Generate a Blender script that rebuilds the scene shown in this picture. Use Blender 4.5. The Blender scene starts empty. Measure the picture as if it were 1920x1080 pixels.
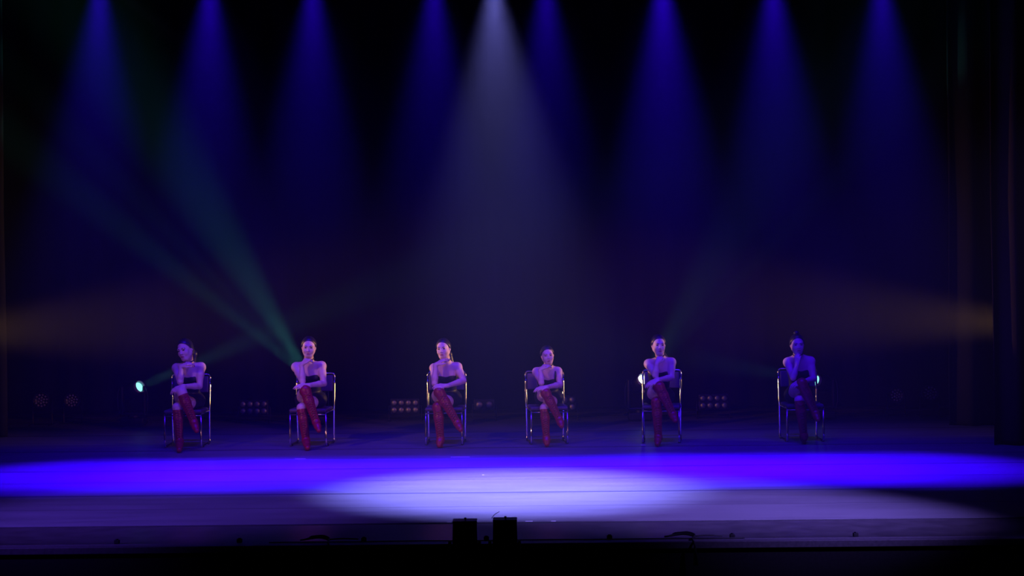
import bpy, bmesh, math, random
import numpy as np
from mathutils import Vector, Matrix, Quaternion

random.seed(7)
np.random.seed(7)
scene = bpy.context.scene
col = scene.collection
R = math.radians

# ------------------------------------------------------------------ camera
F_PX = 3000.0
CAM_Z = 1.77
CAM_Y = -17.4
cam_data = bpy.data.cameras.new('camera')
cam_data.sensor_width = 36.0
cam_data.lens = F_PX / 1920.0 * 36.0
cam_data.clip_end = 200
cam = bpy.data.objects.new('camera', cam_data)
col.objects.link(cam)
CAM_ROT = Matrix.Rotation(R(90 - 0.21), 3, 'X') @ Matrix.Rotation(R(-0.55), 3, 'Z')
cam.matrix_world = Matrix.Translation((0, CAM_Y, CAM_Z)) @ CAM_ROT.to_4x4()
scene.camera = cam


def ray(px, py):
    return CAM_ROT @ Vector(((px - 960) / F_PX, -(py - 540) / F_PX, -1.0))


def at(px, py, y):
    """point seen at that pixel, standing at stage depth y"""
    d = ray(px, py)
    t = (y - CAM_Y) / d.y
    return Vector((0, CAM_Y, CAM_Z)) + d * t


def on_floor(px, py, z=0.0):
    d = ray(px, py)
    t = (z - CAM_Z) / d.z
    return Vector((0, CAM_Y, CAM_Z)) + d * t


# ------------------------------------------------------------------ world, haze and exposure
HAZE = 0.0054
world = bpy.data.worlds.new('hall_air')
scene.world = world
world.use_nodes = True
wn = world.node_tree
wn.nodes.clear()
wo = wn.nodes.new('ShaderNodeOutputWorld')
wb = wn.nodes.new('ShaderNodeBackground')
wb.inputs['Color'].default_value = (0.35, 0.35, 0.60, 1)
wb.inputs['Strength'].default_value = 0.0
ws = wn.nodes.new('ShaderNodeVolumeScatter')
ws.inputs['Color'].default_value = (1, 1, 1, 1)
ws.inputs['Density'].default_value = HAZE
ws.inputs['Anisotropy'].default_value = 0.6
wn.links.new(wb.outputs[0], wo.inputs['Surface'])
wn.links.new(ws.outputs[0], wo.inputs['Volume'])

vs = scene.view_settings
vs.view_transform = 'Standard'
vs.look = 'None'
vs.gamma = 1.0
vs.use_curve_mapping = False
vs.exposure = 0.0
scene.cycles.use_denoising = True
scene.cycles.max_bounces = 6
scene.cycles.diffuse_bounces = 2
scene.cycles.glossy_bounces = 3
scene.cycles.transmission_bounces = 4
scene.cycles.volume_bounces = 0
scene.cycles.sample_clamp_indirect = 3.0


# ------------------------------------------------------------------ stage lights
def spot(name, loc, target, color, power, size_deg, blend=1.0, radius=0.05):
    ld = bpy.data.lights.new(name, 'SPOT')
    ld.color = color
    ld.energy = power
    ld.spot_size = R(size_deg)
    ld.spot_blend = blend
    ld.shadow_soft_size = radius
    o = bpy.data.objects.new(name, ld)
    col.objects.link(o)
    o.location = loc
    o.rotation_euler = (Vector(target) - Vector(loc)).to_track_quat('-Z', 'Y').to_euler()
    return o


BLUE = (0.030, 0.0, 1.0)
# eight blue lamps on the batten whose beams enter the top of the picture: a core and the lamp's own soft spill
for px, gain in ((185, .80), (392, .88), (585, .78), (812, .75), (1022, .7), (1240, 1.3), (1447, .95), (1650, .75)):
    p = at(px + 2, 0, -1.9)
    spot('batten_light_offscreen', (p.x, -1.9, 4.70), (p.x, -2.4, 0), BLUE, 10500 * gain, 39, 1.0, 0.09)
    spot('batten_spill_offscreen', (p.x, -1.9, 4.70), (p.x, -.6, 0), BLUE, 400, 74, 1.0, 0.09)
# the white lamp over the front of the stage, straight down on its middle
p = at(925, 0, -3.7)
spot('batten_white_offscreen', (p.x, -3.6, 4.36), (p.x + .12, -3.80, 0), (0.23, 0.22, 1.0), 10000, 47, 1.0, 0.08)
# the faint slanting beam from the corner of the rig
p, q = at(205, -25, .5), at(520, 215, .5)
spot('batten_corner_offscreen', p, q, (0.5, 0.5, 1.0), 160, 13, 1.0, 0.06)
# the amber lamps in the wings, one each side, behind the side curtains
spot('wing_right_offscreen', (6.25, 0.95, 1.22), (0, .75, 1.60), (1.0, 0.52, 0.20), 2800, 27, 1.0, 0.12)
spot('wing_left_offscreen', (-6.95, 0.95, 1.22), (0, .75, 1.60), (1.0, 0.52, 0.20), 2500, 27, 1.0, 0.12)
# front-side spots on the hall's side walls: warm and rose on the row, lavender on the front of the floor
spot('house_left_offscreen', (-8.0, -9.5, 4.2), (-1.3, 0, 0.80), (1.0, 0.38, 0.20), 1250, 25, 1.0, 0.12)
spot('house_right_offscreen', (7.4, -9.5, 4.2), (-0.9, -.2, 0.80), (1.0, 0.32, 0.28), 820, 25, 1.0, 0.12)
spot('house_right_offscreen', (7.4, -9.5, 5.2), (1.4, -4.75, 0), (0.26, 0.16, 1.0), 15000, 23, 1.0, 0.1)
spot('house_left_offscreen', (-8.0, -9.5, 5.2), (-2.6, -4.6, 0), (0.16, 0.06, 1.0), 6000, 26, 1.0, 0.1)

# ------------------------------------------------------------------ materials
MATS = {}


def mat(name, color, rough=0.5, metal=0.0, vary=0.12, scale=30.0, bump=0.0, spec=0.5, emit=None, coat=0.0):
    if name in MATS:
        return MATS[name]
    m = bpy.data.materials.new(name)
    m.use_nodes = True
    nt = m.node_tree
    b = nt.nodes['Principled BSDF']
    b.inputs['Roughness'].default_value = rough
    b.inputs['Metallic'].default_value = metal
    b.inputs['Specular IOR Level'].default_value = spec
    b.inputs['Coat Weight'].default_value = coat
    tc = nt.nodes.new('ShaderNodeTexCoord')
    nz = nt.nodes.new('ShaderNodeTexNoise')
    nz.inputs['Scale'].default_value = scale
    nz.inputs['Detail'].default_value = 4
    nt.links.new(tc.outputs['Object'], nz.inputs['Vector'])
    rp = nt.nodes.new('ShaderNodeValToRGB')
    c = Vector(color)
    lo, hi = c * (1 - vary), c * (1 + vary)
    rp.color_ramp.elements[0].color = (*[min(1, v) for v in lo], 1)
    rp.color_ramp.elements[1].color = (*[min(1, v) for v in hi], 1)
    rp.color_ramp.elements[0].position = .3
    rp.color_ramp.elements[1].position = .7
    nt.links.new(nz.outputs['Fac'], rp.inputs['Fac'])
    nt.links.new(rp.outputs['Color'], b.inputs['Base Color'])
    if bump:
        bp = nt.nodes.new('ShaderNodeBump')
        bp.inputs['Strength'].default_value = bump
        bp.inputs['Distance'].default_value = 0.004
        nt.links.new(nz.outputs['Fac'], bp.inputs['Height'])
        nt.links.new(bp.outputs['Normal'], b.inputs['Normal'])
    if emit:
        b.inputs['Emission Color'].default_value = (*emit[0], 1)
        b.inputs['Emission Strength'].default_value = emit[1]
    MATS[name] = m
    return m


def vinyl(name, color, rough):
    """dance-floor vinyl: pale sheet, faint smears along x and darker scuff marks"""
    m = bpy.data.materials.new(name)
    m.use_nodes = True
    nt = m.node_tree
    b = nt.nodes['Principled BSDF']
    b.inputs['Specular IOR Level'].default_value = 0.35
    ge = nt.nodes.new('ShaderNodeNewGeometry')
    mp = nt.nodes.new('ShaderNodeMapping')
    mp.inputs['Scale'].default_value = (0.55, 3.2, 1)
    nt.links.new(ge.outputs['Position'], mp.inputs['Vector'])
    n1 = nt.nodes.new('ShaderNodeTexNoise')
    n1.inputs['Scale'].default_value = 1.6
    n1.inputs['Detail'].default_value = 7
    n1.inputs['Roughness'].default_value = .65
    nt.links.new(mp.outputs[0], n1.inputs['Vector'])
    n2 = nt.nodes.new('ShaderNodeTexNoise')
    n2.inputs['Scale'].default_value = 5.5
    n2.inputs['Detail'].default_value = 3
    n2.inputs['Distortion'].default_value = 1.6
    nt.links.new(mp.outputs[0], n2.inputs['Vector'])
    r1 = nt.nodes.new('ShaderNodeValToRGB')
    c = Vector(color)
    r1.color_ramp.elements[0].color = (*(c * .80), 1)
    r1.color_ramp.elements[1].color = (*(c * 1.12), 1)
    r1.color_ramp.elements[0].position = .34
    r1.color_ramp.elements[1].position = .66
    nt.links.new(n1.outputs['Fac'], r1.inputs['Fac'])
    r2 = nt.nodes.new('ShaderNodeValToRGB')
    r2.color_ramp.elements[0].color = (.55, .55, .55, 1)
    r2.color_ramp.elements[1].color = (1, 1, 1, 1)
    r2.color_ramp.elements[0].position = .27
    r2.color_ramp.elements[1].position = .31
    nt.links.new(n2.outputs['Fac'], r2.inputs['Fac'])
    mx = nt.nodes.new('ShaderNodeMix')
    mx.data_type = 'RGBA'
    mx.blend_type = 'MULTIPLY'
    mx.inputs['Factor'].default_value = .6
    nt.links.new(r1.outputs['Color'], mx.inputs['A'])
    nt.links.new(r2.outputs['Color'], mx.inputs['B'])
    nt.links.new(mx.outputs['Result'], b.inputs['Base Color'])
    rr = nt.nodes.new('ShaderNodeMapRange')
    rr.inputs['To Min'].default_value = rough - .06
    rr.inputs['To Max'].default_value = rough + .08
    nt.links.new(n1.outputs['Fac'], rr.inputs['Value'])
    nt.links.new(rr.outputs[0], b.inputs['Roughness'])
    return m


M_VINYL = vinyl('grey_dance_vinyl', (.15, .15, .155), .48)
M_BOARD = mat('dark_stage_board', (.060, .055, .058), .32, vary=.25, scale=6)
M_UNDER = mat('black_under_floor', (.02, .02, .022), .8)
M_LIP = mat('worn_metal_edge', (.22, .20, .22), .45, metal=.4, vary=.2, scale=40)
M_FASCIA = mat('black_fascia_cloth', (.012, .012, .013), .95, vary=.3, scale=60)
M_VELVET = mat('black_velvet', (.008, .007, .008), .95, vary=.25, scale=50, bump=.2, spec=.15)
M_BROWN = mat('dark_brown_velvet', (.030, .021, .016), .95, vary=.2, scale=50, bump=.2, spec=.15)
M_CHROME = mat('chrome_tube', (.72, .72, .74), .14, metal=1.0, vary=.05)
M_SEAT = mat('dark_plum_upholstery', (.085, .045, .075), .55, vary=.2, scale=200, bump=.15)
M_SKIN = mat('skin', (.66, .44, .36), .5, vary=.05, scale=14)
M_HAIR = mat('black_hair', (.018, .014, .016), .38, vary=.4, scale=90, bump=.5)
M_DRESS = mat('black_satin', (.012, .011, .014), .5, vary=.4, scale=120, bump=.4)
M_BOOT = mat('red_boot_leather', (.27, .008, .026), .42, vary=.22, scale=40, bump=.35)
M_LACE = mat('dark_red_lace', (.16, .008, .016), .6)
M_EYE = mat('dark_eye', (.02, .012, .012), .3)
M_LIPS = mat('red_lips', (.40, .06, .08), .4)
M_BLACK = mat('black_enamel', (.016, .016, .018), .38, vary=.25)
M_BLACKG = mat('black_gloss', (.03, .03, .032), .16, vary=.2, coat=.4)
M_RUBBER = mat('black_rubber', (.012, .012, .013), .7)
M_REFL = mat('lamp_reflector', (.34, .33, .34), .45, metal=.9, vary=.1, scale=120)
M_LENS = mat('led_lens', (.38, .38, .40), .15, vary=.2)
M_LABEL = mat('grey_panel', (.45, .46, .48), .5, vary=.15)
M_TAPE_D = mat('dark_seam_tape', (.060, .060, .066), .55, vary=.15)
M_TAPE_M = mat('grey_seam_tape', (.095, .095, .10), .55, vary=.15)
M_TAPE = mat('white_tape', (.80, .80, .80), .5, vary=.05)


# ------------------------------------------------------------------ mesh helpers
def link(name, me, m, parent=None, smooth=False):
    if m is not None:
        me.materials.clear()
        me.materials.append(m)
    if smooth:
        me.polygons.foreach_set('use_smooth', [True] * len(me.polygons))
    o = bpy.data.objects.new(name, me)
    col.objects.link(o)
    if parent is not None:
        o.parent = parent
    return o


def obj(name, bm, m, parent=None, smooth=False):
    bmesh.ops.recalc_face_normals(bm, faces=bm.faces[:])
    me = bpy.data.meshes.new(name)
    bm.to_mesh(me)
    bm.free()
    return link(name, me, m, parent, smooth)


def tag(o, label=None, cat=None, group=None, kind=None):
    if label:
        o['label'] = label
    if cat:
        o['category'] = cat
    if group:
        o['group'] = group
    if kind:
        o['kind'] = kind
    return o


def empty(name, loc=(0, 0, 0), rz=0.0):
    o = bpy.data.objects.new(name, None)
    o.empty_display_size = .1
    col.objects.link(o)
    o.location = loc
    o.rotation_euler = (0, 0, rz)
    return o


def new():
    return bmesh.new()


def box(bm, lo, hi, bevel=0.0, seg=2, mtx=None):
    lo, hi = Vector(lo), Vector(hi)
    c, s = (lo + hi) / 2, hi - lo
    r = bmesh.ops.create_cube(bm, size=1.0)
    vs_ = r['verts']
    for v in vs_:
        v.co = Vector((v.co.x * s.x, v.co.y * s.y, v.co.z * s.z)) + c
    if bevel:
        es = list({e for v in vs_ for e in v.link_edges})
        rb = bmesh.ops.bevel(bm, geom=es, offset=bevel, segments=seg, affect='EDGES', profile=.5)
        vs_ = list({v for f in rb['faces'] for v in f.verts} | {v for v in vs_ if v.is_valid})
    if mtx is not None:
        for v in vs_:
            v.co = mtx @ v.co
    return vs_


def smooth_path(pts, rad, n=5):
    """round the corners of a polyline"""
    pts = [Vector(p) for p in pts]
    out = [pts[0]]
    for i in range(1, len(pts) - 1):
        a, b, c = pts[i - 1], pts[i], pts[i + 1]
        r = min(rad, (a - b).length * .49, (c - b).length * .49)
        p, q = b + (a - b).normalized() * r, b + (c - b).normalized() * r
        for k in range(n + 1):
            t = k / n
            out.append(p * (1 - t) ** 2 + b * 2 * t * (1 - t) + q * t * t)
    out.append(pts[-1])
    return out


def tube(bm, pts, r, n=10, caps=True, closed=False):
    pts = [Vector(p) for p in pts]
    rs = r if isinstance(r, (list, tuple)) else [r] * len(pts)
    rings = []
    m = len(pts)
    t0 = (pts[1] - pts[0]).normalized()
    up = Vector((0, 0, 1)) if abs(t0.z) < .9 else Vector((1, 0, 0))
    u = t0.cross(up).normalized()
    for i, p in enumerate(pts):
        if closed:
            t = (pts[(i + 1) % m] - pts[i - 1]).normalized()
        else:
            t = (pts[min(i + 1, m - 1)] - pts[max(i - 1, 0)]).normalized()
        u = (u - t * u.dot(t)).normalized()
        w = t.cross(u)
        rings.append([bm.verts.new(p + (u * math.cos(a) + w * math.sin(a)) * rs[i])
                      for a in [2 * math.pi * k / n for k in range(n)]])
    for i in range(m if closed else m - 1):
        A, B = rings[i], rings[(i + 1) % m]
        for k in range(n):
            bm.faces.new((A[k], A[(k + 1) % n], B[(k + 1) % n], B[k]))
    if caps and not closed:
        bm.faces.new(rings[0][::-1])
        bm.faces.new(rings[-1])


def lathe(bm, prof, n=24, mtx=None, cap_start=True, cap_end=True):
    """profile of (radius, height) turned about local z"""
    rings = []
    for r, h in prof:
        ring = []
        for k in range(n):
            a = 2 * math.pi * k / n
            v = Vector((max(r, 1e-4) * math.cos(a), max(r, 1e-4) * math.sin(a), h))
            ring.append(bm.verts.new(mtx @ v if mtx is not None else v))
        rings.append(ring)
    for A, B in zip(rings, rings[1:]):
        for k in range(n):
            bm.faces.new((A[k], A[(k + 1) % n], B[(k + 1) % n], B[k]))
    if cap_start:
        bm.faces.new(rings[0][::-1])
    if cap_end:
        bm.faces.new(rings[-1])


def aim(direction, loc=(0, 0, 0)):
    """matrix whose z axis points along direction"""
    q = Vector(direction).to_track_quat('Z', 'Y')
    return Matrix.Translation(loc) @ q.to_matrix().to_4x4()


# ------------------------------------------------------------------ the stage
Y_LIP, Y_VINYL, Y_BACK = -6.55, -5.60, 4.75
X0, X1 = -9.0, 8.6
bm = new()
box(bm, (X0, Y_VINYL - .02, -.30), (X1, Y_BACK + .3, -.004))
floor = tag(obj('floor', bm, M_UNDER), 'stage floor under the vinyl', kind='structure')
# rolls of vinyl laid side to side, each one a strip with a seam to the next
seams = [Y_VINYL, -4.76, -3.93, -3.02, -2.11, -1.20, -0.29]
while seams[-1] < Y_BACK - .5:
    seams.append(seams[-1] + .91)
for i, (a, b_) in enumerate(zip(seams, seams[1:])):
    bm = new()
    g0 = .006 if i % 2 == 0 else .0025
    g1 = .006 if i % 2 == 1 else .0025
    box(bm, (X0 + .05 * (i % 3), a + g0, -.004), (X1 - .04 * (i % 2), b_ - g1, 0.0))
    obj('vinyl_strip', bm, M_VINYL, floor)
# tape over the seams: broad dark tape on every second one
for i, a in enumerate(seams[1:-1]):
    strong = i % 2 == 1
    hw = .030 if strong else .014
    bm = new()
    box(bm, (X0 + .1, a - hw, 0.0), (X1 - .1, a + hw, .0007))
    obj('seam_tape', bm, M_TAPE_D if strong else M_TAPE_M, floor)
bm = new()
box(bm, (X0, Y_LIP + .13, -.30), (X1, Y_VINYL - .022, -.006))
tag(obj('floor_apron', bm, M_BOARD), 'bare dark apron boards in front of the vinyl', kind='structure')
bm = new()
box(bm, (X0, Y_LIP, -.05), (X1, Y_LIP + .127, -.002), .004)
tag(obj('trim_1', bm, M_LIP), 'narrow metal edging along the stage front', kind='structure')
bm = new()
box(bm, (X0, Y_LIP + .02, -1.1), (X1, Y_LIP + .12, -.052))
tag(obj('wall_front', bm, M_FASCIA), 'black front face of the stage', kind='structure')
bm = new()
box(bm, (X0 - 3, -26, -1.25), (X1 + 3, Y_LIP + .1, -1.1))
tag(obj('floor_hall', bm, M_FASCIA), 'dark floor of the hall before the stage', kind='structure')
bm = new()
box(bm, (X0, Y_BACK + .3, -.3), (X1, Y_BACK + .5, 8.5))
tag(obj('wall_back', bm, M_FASCIA), 'black back wall of the stage', kind='structure')


def curtain(name, x0, x1, y, z0, z1, m, wave, depth, label, cat='curtain', seed=0, group=None):
    rnd = random.Random(seed)
    n = max(24, int((x1 - x0) / wave * 10))
    zs = [z0, z0 + .05, z0 + .4, z0 + 1.2, z0 + 2.6, z0 + 4.2, z1]
    ph = [rnd.uniform(0, 6.28) for _ in range(4)]
    th = .012
    bm = new()
    grids = []
    for side in (0, 1):
        rows = []
        for j, z in enumerate(zs):
            row = []
            fl = 1.0 - .35 * (z - z0) / (z1 - z0)
            for i in range(n + 1):
                x = x0 + (x1 - x0) * i / n
                a = 2 * math.pi * (x - x0) / wave
                dy = depth * fl * (math.sin(a + .6 * math.sin(a * .31 + ph[0]) + .25 * math.sin(z * .8 + ph[1]))
                                   + .35 * math.sin(a * .47 + ph[2]))
                row.append(bm.verts.new((x + .01 * math.sin(z * 1.3 + ph[3]), y + dy + side * th, z)))
            rows.append(row)
        grids.append(rows)
    for rows in grids:
        for r0, r1 in zip(rows, rows[1:]):
            for i in range(n):
                bm.faces.new((r0[i], r0[i + 1], r1[i + 1], r1[i]))
    A, B = grids
    J = len(zs) - 1
    for i in range(n):
        bm.faces.new((A[0][i], A[0][i + 1], B[0][i + 1], B[0][i]))
        bm.faces.new((A[J][i], A[J][i + 1], B[J][i + 1], B[J][i]))
    for j in range(J):
        for i in (0, n):
            bm.faces.new((A[j][i], A[j + 1][i], B[j + 1][i], B[j][i]))
    o = obj(name, bm, m, smooth=True)
    return tag(o, label, cat, group)


curtain('backdrop_curtain', X0 + .4, X1 - .4, Y_BACK, 0.01, 8.0, M_VELVET, .42, .05,
        'wide black backdrop curtain hanging across the back of the stage', seed=1)
curtain('leg_curtain', 5.06, 6.75, -.55, 0.004, 8.0, M_BROWN, .36, .07,
        'dark brown side curtain reaching the floor beside the front of the bright floor', seed=2)
curtain('leg_curtain', 5.24, 6.9, 1.75, 0.004, 8.0, M_VELVET, .34, .06,
        'black side curtain hanging farther back behind the brown side curtain', seed=3)
curtain('leg_curtain', -7.7, -5.98, 1.5, 0.004, 8.0, M_VELVET, .34, .06,
        'black side curtain on the teal lamp side, beside two dim LED lamps', seed=4)


# ------------------------------------------------------------------ chairs
def make_chair():
    c = empty('stacking_chair')
    rt = .0115
    for s in (-1, 1):
        bm = new()
        x = .197 * s
        pts = [(x, .012, .372), (x, .0, .012), (x * 1.03, .45, .012), (x * 1.06, .435, .42), (x * 1.07, .472, .70)]
        sp = smooth_path(pts, .045)
        sp[-1:] = [sp[-2].lerp(sp[-1], q) for q in (.2, .4, .6, .8, 1.0)]
        tube(bm, sp, rt, 12)
        sf = obj('side_frame', bm, M_CHROME, c, True)
        bm = new()
        tube(bm, [(x, .02, .368), (x * 1.05, .43, .372)], .009, 8)
        obj('seat_rail', bm, M_CHROME, c, True)
        for (yy, xx) in ((.07, x * 1.005), (.37, x * 1.025)):
            bm = new()
            tube(bm, [(xx, yy - .03, .0118), (xx, yy + .03, .0118)], .0145, 10)
            for v in bm.verts:
                v.co.z = max(v.co.z, .0005)
            obj('glide', bm, M_RUBBER, sf, True)
    bm = new()
    xx = .197 * 1.07
    pts = [(-xx, .472, .70), (-xx * 1.0, .481, .772), (xx * 1.0, .481, .772), (xx, .472, .70)]
    tube(bm, smooth_path(pts, .05, 8), rt, 10)
    obj('top_rail', bm, M_CHROME, c, True)
    bm = new()
    tube(bm, [(-.197, .006, .352), (.197, .006, .352)], .009, 8)
    obj('front_rail', bm, M_CHROME, c, True)
    # cushion: a rounded pad a little domed
    bm = new()
    box(bm, (-.205, -.012, .371), (.205, .40, .412), .016, 3)
    for v in bm.verts:
        if v.co.z > .39:
            v.co.z += .008 * (1 - (v.co.x / .205) ** 2) * (1 - ((v.co.y - .19) / .21) ** 2)
    obj('seat', bm, M_SEAT, c, True)
    bm = new()
    n = 10
    box(bm, (-.195, -.014, .572), (.195, .014, .752), .012, 3)
    bmesh.ops.subdivide_edges(bm, edges=[e for e in bm.edges if abs(e.verts[0].co.x - e.verts[1].co.x) > .2], cuts=8)
    for v in bm.verts:
        v.co.y += .452 + (v.co.z - .572) * .13 + .022 * (1 - (v.co.x / .195) ** 2)
    obj('backrest', bm, M_SEAT, c, True)
    return c


def dup(root, loc, rz):
    r = root.copy()
    col.objects.link(r)
    r.location = loc
    r.rotation_euler = (0, 0, rz)
    for ch in list(root.children):
        k = ch.copy()
        col.objects.link(k)
        k.parent = r
        for g in list(ch.children):
            d = g.copy()
            col.objects.link(d)
            d.parent = k
    return r


# front centre pixel, turn in degrees
CH = [(342.5, 0, 'chrome tube chair under the person whose bare knees show above red boots'),
      (577, -4, 'chrome tube chair under the person seated in front of the green beams'),
      (832, -2, 'chrome tube chair under the person beside the pair of round lamps'),
      (1030, 5, 'chrome tube chair under the small person with shoulder straps'),
      (1239, -7, 'chrome tube chair under the smiling person, beside the white lamp'),
      (1510, 0, 'chrome tube chair under the dimly lit person with a topknot')]
chair0 = make_chair()
CHX = []
for i, (px, rz, lab) in enumerate(CH):
    x = at(px, 770, 0).x
    CHX.append(x)
    o = chair0 if i == 0 else dup(chair0, (0, 0, 0), 0)
    o.location = (x, 0, 0)
    o.rotation_euler = (0, 0, R(rz))
    tag(o, lab, 'chair', 'row of chrome chairs')


# ------------------------------------------------------------------ implicit surfaces for the figures
class Field:
    def __init__(self):
        self.prims = []

    def cone(self, a, b, r1, r2, k=.02, sub=False):
        self.prims.append(('c', np.array(a, float), np.array(b, float), r1, r2, k, sub))

    def chain(self, pts, rs, k=.02):
        for p, q, r1, r2 in zip(pts, pts[1:], rs, rs[1:]):
            self.cone(p, q, r1, r2, k)

    def ell(self, c, r, rot=None, k=.02, sub=False):
        rot = np.eye(3) if rot is None else np.array(rot)
        self.prims.append(('e', np.array(c, float), np.array(r, float), rot, None, k, sub))

    def mesh(self, h, clip=None, grow=0.0):
        bounds = []
        for p in self.prims:
            if p[0] == 'c':
                rm = max(p[3], p[4]) + grow
                bounds.append((np.minimum(p[1], p[2]) - rm, np.maximum(p[1], p[2]) + rm))
            else:
                rm = p[2].max() + grow
                bounds.append((p[1] - rm, p[1] + rm))
        add = [b for b, p in zip(bounds, self.prims) if not p[6]]
        lo = np.min([b[0] for b in add], 0) - .02
        hi = np.max([b[1] for b in add], 0) + .02
        n = np.ceil((hi - lo) / h).astype(int) + 1
        ax = [(lo[i] + h * np.arange(n[i])).astype(np.float32) for i in range(3)]
        D = np.full(n, 1.0, np.float32)
        for (b0, b1), p in zip(bounds, self.prims):
            mg = .03 + p[5]
            i0 = np.clip(np.floor((b0 - mg - lo) / h).astype(int), 0, n)
            i1 = np.clip(np.ceil((b1 + mg - lo) / h).astype(int) + 1, 0, n)
            if np.any(i1 <= i0):
                continue
            sl = tuple(slice(a, b) for a, b in zip(i0, i1))
            X = ax[0][sl[0]][:, None, None]
            Y = ax[1][sl[1]][None, :, None]
            Z = ax[2][sl[2]][None, None, :]
            if p[0] == 'c':
                a, b = p[1], p[2]
                ab = b - a
                L2 = max(ab @ ab, 1e-9)
                t = np.clip(((X - a[0]) * ab[0] + (Y - a[1]) * ab[1] + (Z - a[2]) * ab[2]) / L2, 0, 1)
                d = np.sqrt((X - a[0] - t * ab[0]) ** 2 + (Y - a[1] - t * ab[1]) ** 2 + (Z - a[2] - t * ab[2]) ** 2)
                d = d - (p[3] + (p[4] - p[3]) * t)
            else:
                c, r, M = p[1], p[2], p[3]
                q = [(X - c[0]) * M[0, i] + (Y - c[1]) * M[1, i] + (Z - c[2]) * M[2, i] for i in range(3)]
                k0 = np.sqrt(sum((q[i] / r[i]) ** 2 for i in range(3)))
                k1 = np.sqrt(sum((q[i] / r[i] ** 2) ** 2 for i in range(3))) + 1e-6
                d = k0 * (k0 - 1) / k1
            cur = D[sl]
            k = max(p[5], 1e-4)
            if p[6]:
                hh = np.clip(.5 - .5 * (cur + d) / k, 0, 1)
                D[sl] = cur * (1 - hh) - d * hh + k * hh * (1 - hh)
            else:
                hh = np.clip(.5 + .5 * (cur - d) / k, 0, 1)
                D[sl] = cur * (1 - hh) + d * hh - k * hh * (1 - hh)
        if grow:
            D -= grow
        if clip is not None:
            G = (ax[0][:, None, None], ax[1][None, :, None], ax[2][None, None, :])
            for f in clip:
                D = np.maximum(D, f(*G))
        D[0], D[-1], D[:, 0], D[:, -1], D[:, :, 0], D[:, :, -1] = 1, 1, 1, 1, 1, 1
        return surface_nets(D.astype(np.float32), lo, h)


def surface_nets(D, lo, h):
    S = D < 0
    nx, ny, nz = D.shape
    cnt = np.zeros((nx - 1, ny - 1, nz - 1), np.int8)
    for dx in (0, 1):
        for dy in (0, 1):
            for dz in (0, 1):
                cnt += S[dx:nx - 1 + dx, dy:ny - 1 + dy, dz:nz - 1 + dz]
    act = np.argwhere((cnt > 0) & (cnt < 8))
    idx = np.full(cnt.shape, -1, np.int64)
    idx[act[:, 0], act[:, 1], act[:, 2]] = np.arange(len(act))
    acc = np.zeros((len(act), 3))
    num = np.zeros(len(act))
    cs = [(i, j, k) for i in (0, 1) for j in (0, 1) for k in (0, 1)]
    for a in cs:
        for b in cs:
            if sum(b) - sum(a) == 1 and all(y >= x for x, y in zip(a, b)):
                pa, pb = act + a, act + b
                da = D[pa[:, 0], pa[:, 1], pa[:, 2]]
                db = D[pb[:, 0], pb[:, 1], pb[:, 2]]
                m = (da < 0) != (db < 0)
                t = np.where(m, da / np.where(m, da - db, 1), 0)
                P = np.array(a) + t[:, None] * (np.array(b) - np.array(a))
                acc[m] += P[m]
                num[m] += 1
    V = lo + h * (act + acc / num[:, None])
    quads = []
    for axis in range(3):
        o1, o2 = [(1, 2), (2, 0), (0, 1)][axis]
        sl0, sl1 = [slice(None)] * 3, [slice(None)] * 3
        sl0[axis], sl1[axis] = slice(0, -1), slice(1, None)
        a, b = S[tuple(sl0)], S[tuple(sl1)]
        E = np.argwhere(a != b)
        E = E[(E[:, o1] > 0) & (E[:, o2] > 0)]
        flip = ~a[E[:, 0], E[:, 1], E[:, 2]]
        e1, e2 = np.zeros(3, int), np.zeros(3, int)
        e1[o1], e2[o2] = 1, 1
        c = [E - e1 - e2, E - e2, E, E - e1]
        q = np.stack([idx[tuple(np.minimum(x, np.array(idx.shape) - 1).T)] for x in c], 1)
        q[flip] = q[flip][:, ::-1]
        quads.append(q[(q >= 0).all(1)])
    Q = np.concatenate(quads)
    # light smoothing of the staircase
    for _ in range(2):
        s = np.zeros_like(V)
        n = np.zeros(len(V))
        for i, j in ((0, 1), (1, 2), (2, 3), (3, 0)):
            np.add.at(s, Q[:, i], V[Q[:, j]])
            np.add.at(n, Q[:, i], 1)
        V = V * .6 + .4 * s / np.maximum(n, 1)[:, None]
    me = bpy.data.meshes.new('figure')
    me.vertices.add(len(V))
    me.vertices.foreach_set('co', V.astype(np.float32).ravel())
    me.loops.add(len(Q) * 4)
    me.loops.foreach_set('vertex_index', Q.astype(np.int32).ravel())
    me.polygons.add(len(Q))
    me.polygons.foreach_set('loop_start', np.arange(0, len(Q) * 4, 4, dtype=np.int32))
    me.update(calc_edges=True)
    me.validate()
    return me


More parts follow.
